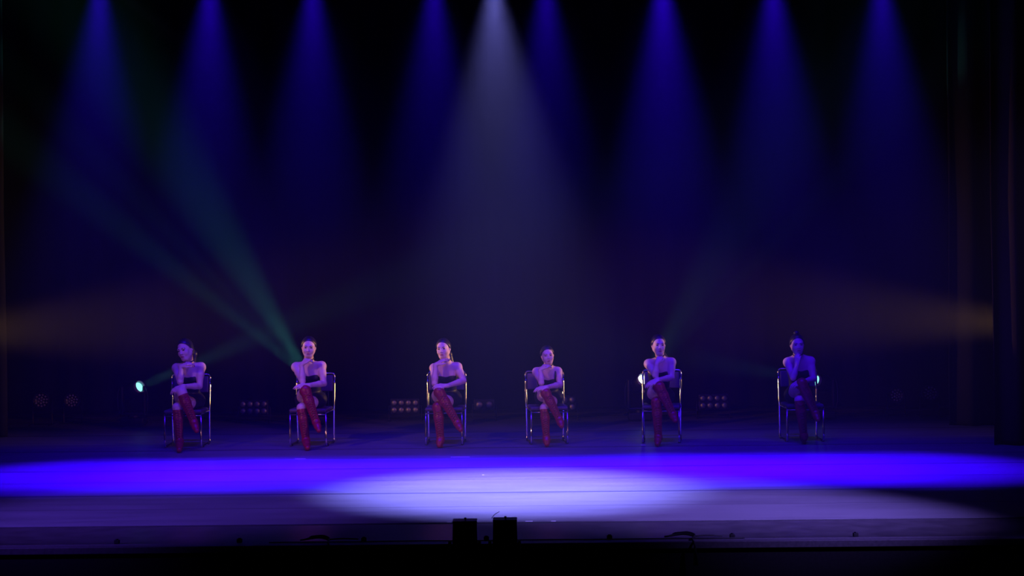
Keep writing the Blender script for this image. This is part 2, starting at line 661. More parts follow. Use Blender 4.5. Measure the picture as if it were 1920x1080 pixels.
def hand(F, wrist, fdir, back, thumb_side, size=1.0, curl=(20, 30, 25), spread=.0, thumb_out=.6):
    """palm and five fingers; fdir towards the knuckles, back = back of the hand, thumb on thumb_side (+1/-1)"""
    f = Vector(fdir).normalized()
    b = Vector(back)
    b = (b - f * b.dot(f)).normalized()
    s = f.cross(b).normalized() * thumb_side     # towards the thumb
    w = Vector(wrist)
    S = size
    tips = []
    F.cone(w - f * .012, w + f * .02, .021 * S, .021 * S, .015)
    for i in range(4):
        off = (1.5 - i) * .0185 * S
        k = w + f * (.082 - .006 * abs(i - 1)) * S + s * off + b * (.003 - .002 * abs(i - 1.5))
        F.cone(w + s * off * .55 + f * .012, k, .0135 * S, .0115 * S, .012)
        L = (.041, .046, .042, .033)[i] * S
        p, ang = k, 0.0
        side = s * (1.5 - i) * spread
        r = (.0092, .0095, .009, .0082)[i] * S
        for j, c in enumerate(curl):
            ang += R(c)
            d = (f * math.cos(ang) - b * math.sin(ang) + side).normalized()
            l = L * (1, .66, .52)[j]
            q = p + d * l
            F.cone(p, q, r * (1, .93, .86)[j], r * (.93, .86, .76)[j], .003)
            p = q
        tips.append(p)
    t0 = w + f * .022 * S + s * .018 * S - b * .004
    d1 = (f * .75 + s * thumb_out - b * .25).normalized()
    t1 = t0 + d1 * .040 * S
    t2 = t1 + (f * .95 + s * thumb_out * .35 - b * .3).normalized() * .032 * S
    t3 = t2 + (f * 1.0 + s * .05 - b * .35).normalized() * .024 * S
    F.cone(t0, t1, .0145 * S, .0115 * S, .010)
    F.cone(t1, t2, .0108 * S, .0098 * S, .003)
    F.cone(t2, t3, .0098 * S, .0085 * S, .003)
    return tips


def ellipsoid(c, r, rot, seg=14):
    bm = new()
    bmesh.ops.create_uvsphere(bm, u_segments=seg, v_segments=seg // 2 + 1, radius=1.0)
    M = Matrix.Translation(c) @ Matrix(rot).to_4x4() @ Matrix.Diagonal((*r, 1))
    bmesh.ops.transform(bm, matrix=M, verts=bm.verts[:])
    return bm


def make_person(cx, P, label):
    def J(key):
        px, py, y = P[key]
        return at(px, py, y)
    sc = P.get('size', 1.0)
    hs = P.get('head_size', sc)
    hip_z = .50
    pel = Vector((cx + P.get('hip_dx', 0), .22, hip_z))
    hipL, hipR = pel + Vector((-.088 * sc, -.02, 0)), pel + Vector((.088 * sc, -.02, 0))
    shL, shR, nb = J('shL'), J('shR'), J('neck')
    head = J('head')
    yaw, pitch, roll = [R(a) for a in P.get('turn', (0, 0, 0))]
    HR = Matrix.Rotation(yaw, 3, 'Z') @ Matrix.Rotation(roll, 3, 'Y') @ Matrix.Rotation(pitch, 3, 'X')
    HRn = np.array(HR)

    def hp(x, y, z):
        return head + HR @ (Vector((x, y, z)) * hs)
    chest = (shL + shR) / 2
    rib = chest.lerp(pel, .30) + Vector((0, .005, 0))
    waist = chest.lerp(pel, .62) + Vector((0, .01, 0))
    shx = (shR - shL)
    shx_n = shx.normalized()
    upv = (chest - waist).normalized()
    fwd = shx_n.cross(upv)                       # towards the back or the front
    if fwd.y > 0:
        fwd = -fwd
    up2 = fwd.cross(shx_n)
    if up2.z < 0:
        up2 = -up2
    TR = np.array([[shx_n[i], -fwd[i], up2[i]] for i in range(3)])

    # --- torso
    def torso(F, g=0.0, full=True):
        F.ell(pel, (.160 * sc + g, .118 * sc + g, .098 * sc + g), None, .03)
        F.ell(pel + Vector((0, .035, .0)), (.150 * sc + g, .10 * sc + g, .096 + g), None, .03)
        F.ell(waist, (.112 * sc + g, .086 * sc + g, .11 * sc + g), TR, .05)
        F.ell(rib, (.128 * sc + g, .092 * sc + g, .125 * sc + g), TR, .05)
        for s in (-1, 1):
            F.ell(rib + shx_n * s * .056 * sc + fwd * .062 * sc + up2 * .012, (.050 * sc + g, .042 * sc + g, .050 * sc + g), TR, .03)
    B = Field()
    torso(B)
    up_chest = chest.lerp(rib, .35)
    B.ell(up_chest, (.138 * sc, .074 * sc, .085 * sc), TR, .05)
    # shoulders, collar and neck
    B.cone(shL, nb + Vector((-.03, .01, -.012)), .044 * sc, .040 * sc, .035)
    B.cone(shR, nb + Vector((.03, .01, -.012)), .044 * sc, .040 * sc, .035)
    B.cone(nb + Vector((0, .01, -.03)), hp(0, .025, -.05), .054 * sc, .047 * hs, .02)
    # --- head
    B.ell(hp(0, .018, .030), np.array((.071, .087, .083)) * hs, HRn, .015)
    B.ell(hp(0, -.022, -.028), np.array((.058, .064, .080)) * hs, HRn, .02)
    B.ell(hp(0, -.046, -.088), np.array((.027, .027, .021)) * hs, HRn, .03)
    for s in (-1, 1):
        B.cone(hp(.050 * s, .012, -.045), hp(.018 * s, -.048, -.092), .018 * hs, .014 * hs, .03)
        B.ell(hp(.034 * s, -.052, -.028), np.array((.024, .024, .026)) * hs, HRn, .02)
        B.ell(hp(.071 * s, .018, -.004), np.array((.009, .019, .030)) * hs, HRn, .006)
    B.cone(hp(-.032, -.070, .022), hp(.032, -.070, .022), .013 * hs, .013 * hs, .015)
    for s in (-1, 1):
        B.ell(hp(.030 * s, -.093, .004), np.array((.017, .014, .011)) * hs, HRn, .01, True)
    B.cone(hp(0, -.080, .012), hp(0, -.098, -.026), .0075 * hs, .0105 * hs, .008)
    for s in (-1, 1):
        B.ell(hp(.010 * s, -.089, -.030), np.array((.008, .009, .007)) * hs, HRn, .005)
    B.ell(hp(0, -.080, -.060), np.array((.022, .010, .012)) * hs, HRn, .008)
    # --- arms
    elA, wrA, elB, wrB = J('elA'), J('wrA'), J('elB'), J('wrB')
    for sh, el, wr in ((shL, elA, wrA), (shR, elB, wrB)):
        B.ell(sh + Vector((0, 0, -.004)), np.array((.046, .046, .050)) * sc, None, .03)
        mid = sh.lerp(el, .4)
        B.chain([sh, mid, el], [.043 * sc, .039 * sc, .033 * sc], .02)
        m2 = el.lerp(wr, .3)
        B.chain([el, m2, wr], [.033 * sc, .0345 * sc, .0225 * sc], .012)
    ha = P['handA']
    hand(B, wrA, ha['dir'], ha['back'], ha.get('thumb', 1), .95 * sc, ha.get('curl', (25, 45, 35)), ha.get('spread', 0), ha.get('tout', .5))
    hb = P['handB']
    hand(B, wrB, hb['dir'], hb['back'], hb.get('thumb', -1), .95 * sc, hb.get('curl', (18, 25, 20)), hb.get('spread', 0.0), .45)
    # --- legs
    knT, anT, toT = J('knT'), J('anT'), J('toT')
    knS = J('knS')
    xs = at(P['anS'][0], P['anS'][1], -.22).x
    anS = Vector((xs, P.get('anS_y', -.23), .088))
    tp = on_floor(P['toS'][0], P['toS'][1])
    toS = Vector((tp.x, tp.y + .03, .030))
    legs = (('top', hipL, knT, anT, toT), ('stand', hipR, knS, anS, toS))
    for tagname, hip, kn, an, to in legs:
        mid = hip.lerp(kn, .45)
        B.chain([hip, mid, kn], [.083 * sc, .071 * sc, .054 * sc], .03)
        cal = kn.lerp(an, .32)
        B.chain([kn, cal, an], [.050 * sc, .047 * sc, .030 * sc], .02)
        B.chain([an, an.lerp(to, .55), to], [.030 * sc, .028, .020], .02)
    body = link('person', B.mesh(.005), M_SKIN, None, True)
    tag(body, label, 'person', 'row of seated dancers')

    # --- outfit: bodice and short skirt, open above the bust line
    C = Field()
    torso(C, .006)
    for hip, kn, t in ((hipL, knT, .42), (hipR, knS, .46)):
        C.cone(hip, hip.lerp(kn, t), .088 * sc, .080 * sc, .03)
    zt = at(P['neck'][0], P['bust'], .0).z
    nrm = (up2 * .9 - fwd * .25).normalized()
    p0 = Vector((chest.x, chest.y, zt)) + fwd * .06
    cl = [lambda X, Y, Z: (X - p0.x) * nrm.x + (Y - p0.y) * nrm.y + (Z - p0.z) * nrm.z]
    for hip, kn, t, s in ((hipL, knT, .46, -1), (hipR, knS, .5, 1)):
        ax_ = (kn - hip).normalized()
        q0 = hip.lerp(kn, t)
        cl.append(lambda X, Y, Z, ax_=ax_, q0=q0: np.minimum((X - q0.x) * ax_.x + (Y - q0.y) * ax_.y + (Z - q0.z) * ax_.z, .63 - Z))
    dr = link('dress', C.mesh(.006, cl), M_DRESS, body, True)
    if P.get('straps'):
        for s, sh in ((-1, shL), (1, shR)):
            bm = new()
            tp_ = sh.lerp(nb, .28) + Vector((0, 0, .043 * sc))
            f_ = rib + shx_n * s * .085 * sc + fwd * .088 * sc + up2 * .06
            mid_ = tp_.lerp(f_, .45) + fwd * .055
            bk = rib + shx_n * s * .075 * sc - fwd * .09 * sc + up2 * .05
            tube(bm, smooth_path([f_ - up2 * .02, f_, mid_, tp_, bk], .05), .009, 8)
            obj('shoulder_strap', bm, M_DRESS, dr, True)
    # --- boots
    for tagname, hip, kn, an, to in legs:
        G = Field()
        over = P.get('over_T', .10) if tagname == 'top' else P.get('over_S', -.02)
        cal = kn.lerp(an, .32)
        G.chain([kn, cal, an], [.057 * sc, .054 * sc, .040 * sc], .02)
        if over > 0:
            G.cone(kn, kn.lerp(hip, over + .1), .059 * sc, .064 * sc, .02)
        fd = (to - an)
        G.chain([an, an.lerp(to, .5), to], [.040 * sc, .036, .027], .02)
        ax_leg = (kn - an).normalized()
        fdn = fd.normalized()
        heel = an - ax_leg * .035 - fdn * .012
        G.cone(an, heel, .038 * sc, .032, .02)
        cl = []
        if tagname == 'stand':
            G.cone(Vector((heel.x, heel.y + .008, .045)), Vector((heel.x, heel.y + .008, .012)), .026, .020, .006)
            cl.append(lambda X, Y, Z: .0015 - Z)
        else:
            sole = (ax_leg - fdn * ax_leg.dot(fdn)).normalized()
            hb0 = heel - sole * .012
            G.cone(hb0, hb0 - sole * .030, .024, .018, .006)
        tp0 = kn.lerp(hip, over) if over > 0 else kn.lerp(an, -over)
        axt = ((hip - kn).normalized() if over > 0 else (kn - an).normalized())
        cl.append(lambda X, Y, Z, axt=axt, tp0=tp0: (X - tp0.x) * axt.x + (Y - tp0.y) * axt.y + (Z - tp0.z) * axt.z)
        bo = link('boot', G.mesh(.005, cl), M_BOOT, body, True)
        # laces crossing down the front of the shaft
        fr = Vector((0, -1, .05)) if tagname == 'stand' else Vector((.15, -1, .1))
        fr = (fr - ax_leg * fr.dot(ax_leg)).normalized()
        sd = ax_leg.cross(fr).normalized()
        bm = new()
        nl = 11
        pts = []
        for side in (-1, 1):
            for q in range(nl):
                t0, t1 = .13 + .78 * q / nl, .13 + .78 * (q + 1) / nl
                seg = []
                for u in (0, .5, 1):
                    t = t0 + (t1 - t0) * u
                    r = (.057 + (.054 - .057) * t / .32 if t < .32 else .054 + (.040 - .054) * (t - .32) / .68) * sc + .0045
                    a = (u - .5) * 1.1 * side * (1 if q % 2 == 0 else -1)
                    seg.append(kn.lerp(an, t) + (fr * math.cos(a) + sd * math.sin(a)) * r)
                tube(bm, seg, .0028, 5)
        obj('laces', bm, M_LACE, bo, True)
    # --- hair
    H = Field()
    H.ell(hp(0, .022, .034), np.array((.078, .093, .086)) * hs, HRn, .01)
    for s in (-1, 1):
        H.ell(hp(.058 * s, .020, .015), np.array((.024, .040, .050)) * hs, HRn, .02)
    H.ell(hp(0, .075, -.03), np.array((.055, .040, .06)) * hs, HRn, .03)
    kind = P.get('hair', 'tail')
    hl = hp(0, -.058, .080)
    hn = HR @ Vector((0, .80, .60))
    cl = [lambda X, Y, Z: -((X - hl.x) * hn.x + (Y - hl.y) * hn.y + (Z - hl.z) * hn.z) - .0]
    ha_ = link('hair', H.mesh(.005, cl), M_HAIR, body, True)
    T = Field()
    if kind == 'bun':
        T.ell(hp(0, .035, .128), np.array((.034, .034, .026)) * hs, HRn, .01)
        T.cone(hp(0, .035, .10), hp(0, .035, .12), .022 * hs, .026 * hs, .01)
        link('topknot', T.mesh(.005), M_HAIR, ha_, True)
    else:
        sx = P.get('tail_x', .05)
        pts = [hp(0, .10, -.005), hp(sx * .6, .115, -.07), nb + Vector((sx, .055, -.02)), nb + Vector((sx * 1.1, .075, -.13))]
        T.chain(pts, [.028 * hs, .030 * hs, .028 * hs, .012], .02)
        link('ponytail', T.mesh(.005), M_HAIR, ha_, True)
    # --- face details
    for s in (-1, 1):
        obj('eye', ellipsoid(hp(.030 * s, -.0755, .004), np.array((.0135, .006, .0058)) * hs, HR), M_EYE, body, True)
        bm = new()
        tube(bm, smooth_path([hp(.014 * s, -.083, .020), hp(.030 * s, -.082, .0265), hp(.046 * s, -.070, .020)], .02), .0030 * hs, 6)
        obj('eyebrow', bm, M_HAIR, body, True)
    obj('lips', ellipsoid(hp(0, -.0835, -.060), np.array((.021, .0095, .0072)) * hs, HR), M_LIPS, body, True)
    if P.get('choker', True):
        bm = new()
        a, b = nb + Vector((0, .01, -.03)), hp(0, .025, -.05)
        c, ax_ = a.lerp(b, .52), (b - a).normalized()
        M = aim(ax_, c)
        rr = (.0505 * .5 * (sc + hs)) + .004
        tube(bm, [M @ Vector((rr * math.cos(t), rr * math.sin(t), 0)) for t in [2 * math.pi * k / 24 for k in range(24)]], .006, 6, closed=True)
        obj('choker', bm, M_DRESS, body, True)
    return body


# joints read off the photograph as (pixel x, pixel y, stage depth)
under_chin = dict(dir=(.55, -.10, .50), back=(-.45, -.55, .70), thumb=1, curl=(35, 50, 40))
DANCERS = [
    (dict(head=(347, 656, -.02), turn=(-22, 8, -14), neck=(354, 684, .05), shL=(331, 690, .05), shR=(377, 688, .06), bust=702,
          elA=(338, 716, -.15), wrA=(340, 687, -.13), elB=(374, 724, .0), wrB=(343, 724.5, -.19),
          handA=dict(dir=(.75, -.05, .35), back=(-.35, -.5, .8), thumb=1, curl=(30, 35, 30)),
          handB=dict(dir=(-.85, -.25, -.35), back=(-.2, -.75, .6), thumb=1, curl=(15, 30, 25)),
          knT=(341, 736, -.21), anT=(364, 793, -.27), toT=(369, 808, -.38), knS=(333, 764, -.18), anS=(337, 832, 0), toS=(335, 850),
          over_T=-.08, over_S=-.07, hip_dx=.03, size=1.0, head_size=1.04, tail_x=.03),
     'person with bare knees above red lace-up boots, head tilted on one hand'),
    (dict(head=(579, 651, -.02), turn=(4, 6, 2), neck=(579, 681, .05), shL=(555, 688, .05), shR=(603, 686, .06), bust=696,
          elA=(567, 715, -.15), wrA=(566, 684, -.13), elB=(607, 719, .0), wrB=(578, 722.5, -.19),
          handA=dict(dir=(.55, -.05, .75), back=(-.75, -.45, .45), thumb=1, curl=(65, 25, 20)),
          handB=dict(dir=(-.95, -.25, -.02), back=(0, -.5, .85), thumb=1, curl=(12, 22, 18)),
          knT=(572.5, 732, -.21), anT=(593, 792, -.27), toT=(598, 807, -.38), knS=(566, 765, -.18), anS=(574, 830, 0), toS=(576, 846),
          over_T=.12, over_S=-.02, hip_dx=0.01, size=1.0, head_size=1.0, tail_x=-.02),
     'person looking down with chin on the back of one hand, in front of green beams'),
    (dict(head=(831, 654, -.02), turn=(-13, 2, -5), neck=(839, 682, .05), shL=(814, 690, .05), shR=(858, 688, .06), bust=697,
          elA=(815, 719, -.15), wrA=(817, 684, -.14), elB=(869, 714, .0), wrB=(838, 723.5, -.19),
          handA=dict(dir=(.78, -.02, .52), back=(-.45, -.40, .78), thumb=1, curl=(12, 20, 15), spread=.10),
          handB=dict(dir=(-.93, -.25, .05), back=(0, -.55, .8), thumb=1, curl=(12, 25, 20)),
          knT=(823.5, 735, -.21), anT=(858, 794, -.27), toT=(864, 806, -.38), knS=(821, 763, -.18), anS=(826, 828, 0), toS=(823, 841),
          over_T=.12, over_S=.03, hip_dx=0.02, size=.98, head_size=.98, tail_x=.05),
     'person with fingers spread under the chin, beside the pair of round lamps'),
    (dict(head=(1026.5, 666, -.02), turn=(6, 4, -6), neck=(1029, 689, .05), shL=(1006, 697, .05), shR=(1046, 696, .06), bust=703,
          elA=(1015, 718, -.15), wrA=(1013.5, 693, -.13), elB=(1050, 721, .0), wrB=(1024, 726, -.19),
          handA=dict(dir=(.62, -.05, .62), back=(-.6, -.4, .65), thumb=1, curl=(50, 25, 20)),
          handB=dict(dir=(-.93, -.25, -.12), back=(0, -.5, .85), thumb=1, curl=(15, 25, 20)),
          knT=(1023.5, 737, -.20), anT=(1049, 787, -.26), toT=(1053, 799, -.36), knS=(1021, 765, -.17), anS=(1024.6, 824, 0), toS=(1025.5, 839),
          over_T=.08, over_S=-.03, hip_dx=0.0, size=.90, head_size=.90, straps=True, tail_x=-.02),
     'smaller person in a black outfit with shoulder straps, chin resting on hand'),
    (dict(head=(1235, 647, -.02), turn=(6, 2, -1), neck=(1241, 673, .05), shL=(1216, 682, .05), shR=(1259, 679, .06), bust=690,
          elA=(1229, 704, -.15), wrA=(1231.5, 681, -.15), elB=(1259, 708, .0), wrB=(1233, 712.5, -.19),
          handA=dict(dir=(.38, .30, .62), back=(-.25, -.90, .25), thumb=1, curl=(45, 50, 40)),
          handB=dict(dir=(-.85, -.3, -.35), back=(-.1, -.65, .7), thumb=1, curl=(15, 25, 20)),
          knT=(1236, 725, -.21), anT=(1262, 778, -.27), toT=(1266.5, 789, -.38), knS=(1231, 754, -.18), anS=(1234.4, 823, 0), toS=(1233, 838.6),
          over_T=.13, over_S=.03, hip_dx=0.0, size=.98, head_size=.98, tail_x=.07),
     'smiling person with a raised wrist under the chin, beside the white lamp'),
    (dict(head=(1495, 646, -.02), turn=(0, 4, -2), neck=(1498, 668, .05), shL=(1477, 679, .05), shR=(1520, 677, .06), bust=688,
          elA=(1487, 708, -.15), wrA=(1494.5, 684, -.14), elB=(1525, 711, .0), wrB=(1505, 716, -.19),
          handA=dict(dir=(.12, .10, .95), back=(-.5, -.85, .1), thumb=-1, curl=(25, 45, 35)),
          handB=dict(dir=(-.93, -.25, -.22), back=(0, -.5, .85), thumb=1, curl=(15, 25, 20)),
          knT=(1503.5, 719, -.21), anT=(1529, 775, -.27), toT=(1533.5, 787, -.38), knS=(1499, 750, -.18), anS=(1507, 815, 0), toS=(1507, 831),
          over_T=.13, over_S=.0, hip_dx=-0.02, size=.98, head_size=.97, hair='bun'),
     'dimly lit person with a topknot and one fist under the chin'),
]
for cx, (P, lab) in zip(CHX, DANCERS):
    make_person(cx, P, lab)


# ------------------------------------------------------------------ moving-head lamps at the back
def moving_head(lens_px, lens_y, Y, direction, beams, label, lens_col, strength):
    d = Vector(direction).normalized()
    lens = at(lens_px, lens_y, Y)
    pivot = lens - d * .12
    t = empty('moving_head_lamp', (pivot.x, pivot.y, 0))
    L = lambda v: Vector(v) - Vector((pivot.x, pivot.y, 0))
    pz = pivot.z
    bm = new()
    box(bm, (-.15, -.13, .012), (.15, .13, .11), .02, 3)
    base = obj('base', bm, M_BLACK, t)
    for sx in (-1, 1):
        for sy in (-1, 1):
            bm = new()
            lathe(bm, [(.016, 0), (.018, .013)], 12, Matrix.Translation((.11 * sx, .09 * sy, 0)))
            obj('foot', bm, M_RUBBER, base)
        bm = new()
        pts = [(.15 * sx, -.07, .085), (.20 * sx, -.07, .075), (.20 * sx, .07, .075), (.15 * sx, .07, .085)]
        tube(bm, smooth_path(pts, .03), .008, 8)
        obj('handle', bm, M_BLACKG, base, True)
    bm = new()
    lathe(bm, [(.07, .11), (.07, .135), (.05, .14)], 24)
    box(bm, (-.165, -.045, .135), (.165, .045, .17), .012)
    obj('yoke_bridge', bm, M_BLACK, t)
    for s in (-1, 1):
        bm = new()
        box(bm, (.140 * s - .022, -.05, .15), (.140 * s + .022, .05, pz + .05), .02, 3)
        arm = obj('yoke_arm', bm, M_BLACK, t)
        bm = new()
        pts = [(.166 * s, -.052, .16), (.188 * s, -.052, .22), (.190 * s, -.052, pz - .06), (.166 * s, -.052, pz + .03)]
        tube(bm, smooth_path(pts, .09, 8), .0055, 8)
        obj('arm_trim', bm, M_BLACKG, arm, True)
    # head turned towards its beam
    M = aim(d, (0, 0, pz))
    bm = new()
    lathe(bm, [(.045, -.17), (.085, -.15), (.105, -.07), (.105, .03), (.085, .075), (.07, .085), (.07, .10), (.062, .10), (.062, .085)], 28, M, True, True)
    hd = obj('head', bm, M_BLACK, t, True)
    bm = new()
    lathe(bm, [(.0605, .088), (.0605, .104), (.045, .113), (.02, .118), (.001, .119)], 28, M, True, True)
    obj('lens', bm, mat('lit_lens_%d' % lens_px, (.8, .9, .9), .2, emit=(lens_col, strength)), hd, True)
    bm = new()
    lathe(bm, [(.074, .085), (.078, .135), (.072, .135), (.068, .085)], 28, M, False, False)
    lathe(bm, [(.074, .085), (.068, .085)], 28, M, False, False)
    obj('lens_hood', bm, M_LABEL, hd, True)
    bm = new()
    lathe(bm, [(.03, -.125), (.03, -.105)], 16, Matrix.Translation((0, 0, pz)) @ Matrix.Rotation(R(90), 4, 'Y'))
    lathe(bm, [(.03, .105), (.03, .125)], 16, Matrix.Translation((0, 0, pz)) @ Matrix.Rotation(R(90), 4, 'Y'))
    obj('pivot', bm, M_BLACKG, t)
    tag(t, label, 'stage lamp', 'moving-head lamps at the back of the stage')
    o = lens + d * .012
    for bd, colr, power, size in beams:
        spot('moving_head_beam', o, o + Vector(bd), colr, power, size, 1.0, .055)
    return t


CY, TEAL = (.25, .95, .85), (.12, .92, .72)


def ang(a, side, dy=0.0):
    return Vector((side * math.cos(R(a)), dy, math.sin(R(a))))


moving_head(262, 725, 2.75, (.78, -.52, .36), [((.80, -.50, .31), CY, 1500, 9)],
            'teal-lit moving lamp with a short beam, standing clear beside a chair', (.26, 1.0, .88), 1.5)
moving_head(577, 704, 2.75, ang(53, -1, -.25), [(ang(40.5, -1, -.2), TEAL, 6200, 10), (ang(48, -1, -.2), TEAL, 3200, 7), (ang(61, -1, -.2), TEAL, 5000, 20)],
            'green moving lamp hidden behind the person with chin on hand', (.3, 1.0, .75), 1.5)
moving_head(1206, 711, 2.75, (.30, -.80, .42), [(ang(47, 1, -.2), CY, 1900, 8), (ang(60, 1, -.2), CY, 1200, 24)],
            'moving lamp with a glaring white lens beside the smiling person', (.85, 1.0, 1.0), 4)
moving_head(1529, 713, 2.75, (-.74, -.55, .25), [((-.95, -.30, .18), CY, 500, 15)],
            'moving lamp with a sliver of teal lens behind the topknot person', (.26, 1.0, .88), 1.5)


# ------------------------------------------------------------------ lamp banks
def lamp_dish(bm_parent, c, r, name='lamp'):
    M = aim((0, -1, .04), c)
    bm = new()
    lathe(bm, [(r * .25, -.35 * r), (r * .62, -.22 * r), (r * .92, .04 * r), (r, .12 * r)], 18, M, True, False)
    lathe(bm, [(r, .12 * r), (r * .86, .30 * r), (r * .55, .42 * r), (r * .2, .47 * r), (.0005, .475 * r)], 18, M, False, True)
    lp = obj(name, bm, M_REFL, bm_parent, True)
    bm = new()
    lathe(bm, [(r * 1.0, -.1 * r), (r * 1.1, -.1 * r), (r * 1.1, .2 * r), (r * 1.0, .2 * r)], 18, M, False, False)
    obj('bezel', bm, M_BLACK, lp, True)
    return lp


def lamp_bank(px, py, nx, nz, pitch_px, r_px, Y, label, group=None):
    c = at(px, py, Y)
    s = (Y - CAM_Y) / F_PX
    p, r = pitch_px * s, r_px * s
    t = empty('blinder_lamp', (c.x, Y, 0))
    w, hgt = p * nx / 2 + .006, p * nz / 2 + .006
    bm = new()
    box(bm, (-w, .006, c.z - hgt), (w, .12, c.z + hgt), .008, 2)
    hs_ = obj('housing', bm, M_BLACK, t)
    for i in range(nx):
        for j in range(nz):
            lamp_dish(t, (p * (i - (nx - 1) / 2), .0, c.z + p * (j - (nz - 1) / 2)), r)
    bm = new()
    zz = c.z
    pts = [(-w - .004, .06, zz), (-w - .02, .06, zz), (-w - .02, .06, .008), (w + .02, .06, .008), (w + .02, .06, zz), (w + .004, .06, zz)]
    tube(bm, smooth_path(pts, .02), .0075, 8)
    obj('yoke', bm, M_BLACK, t, True)
    for sx in (-1, 1):
        bm = new()
        box(bm, (sx * (w + .02) - .012, -.06, .001), (sx * (w + .02) + .012, .18, .014), .003)
        obj('foot', bm, M_BLACK, t)
    return tag(t, label, 'stage lamp', group)


GB = 'eight-bulb lamps on the floor behind the chairs'
lamp_bank(475, 764.5, 4, 2, 13.3, 5.6, 3.1, 'eight-bulb blinder lamp on the floor nearest the green beams', GB)
lamp_bank(759, 762, 4, 2, 13.3, 5.6, 3.1, 'eight-bulb blinder lamp beside the chair of the person with spread fingers', GB)
lamp_bank(1053, 756.5, 4, 2, 13.3, 5.6, 3.1, 'eight-bulb blinder lamp partly hidden behind the small person', GB)
lamp_bank(1338.5, 753.5, 4, 2, 13.5, 5.6, 3.1, 'eight-bulb blinder lamp between the smiling person and the topknot person', GB)
lamp_bank(908, 759, 2, 1, 18.7, 7.0, 3.1, 'low lamp with a pair of round bulbs on the stage floor')


def led_par(px, py, r_px, Y, label):
    c = at(px, py, Y)
    r = r_px * (Y - CAM_Y) / F_PX
    t = empty('led_par_lamp', (c.x, Y, 0))
    M = aim((-.02 * np.sign(c.x), -1, .06), (0, 0, c.z))
    bm = new()
    lathe(bm, [(r * .55, -.20), (r * .95, -.15), (r * 1.08, -.02), (r * 1.08, .012), (r * .98, .012), (r * .98, -.004), (.001, -.004)], 28, M, True, True)
    can = obj('can', bm, M_BLACK, t, True)
    for ring, cnt in ((0, 1), (.38, 6), (.76, 11)):
        for k in range(cnt):
            a = 2 * math.pi * k / cnt + ring
            bm = new()
            lathe(bm, [(r * .15, -.004), (r * .14, .004), (r * .09, .009), (.0005, .011)], 10,
                  M @ Matrix.Translation((r * ring * math.cos(a), r * ring * math.sin(a), 0)), False, True)
            obj('led_lens', bm, M_LENS, can, True)
    bm = new()
    w = r * 1.08 + .02
    pts = [(-w, .06, c.z), (-w, .05, .01), (w, .05, .01), (w, .06, c.z)]
    tube(bm, smooth_path(pts, .03), .009, 8)
    for sx in (-1, 1):
        box(bm, (sx * w - .012, -.10, .001), (sx * w + .012, .16, .014), .003)
    obj('yoke', bm, M_BLACK, t, True)
    return tag(t, label, 'stage lamp', 'round LED lamps at the sides of the stage')


led_par(77, 751, 14, 3.0, 'dim round LED lamp by the black side curtain on the teal lamp side')
led_par(134, 751, 13, 3.2, 'dim round LED lamp standing nearer the teal lamp')
led_par(1682, 741, 13, 3.2, 'dim round LED lamp standing nearer the person with a topknot')
led_par(1745, 737, 14, 3.0, 'dim round LED lamp closer to the dark brown side curtain')


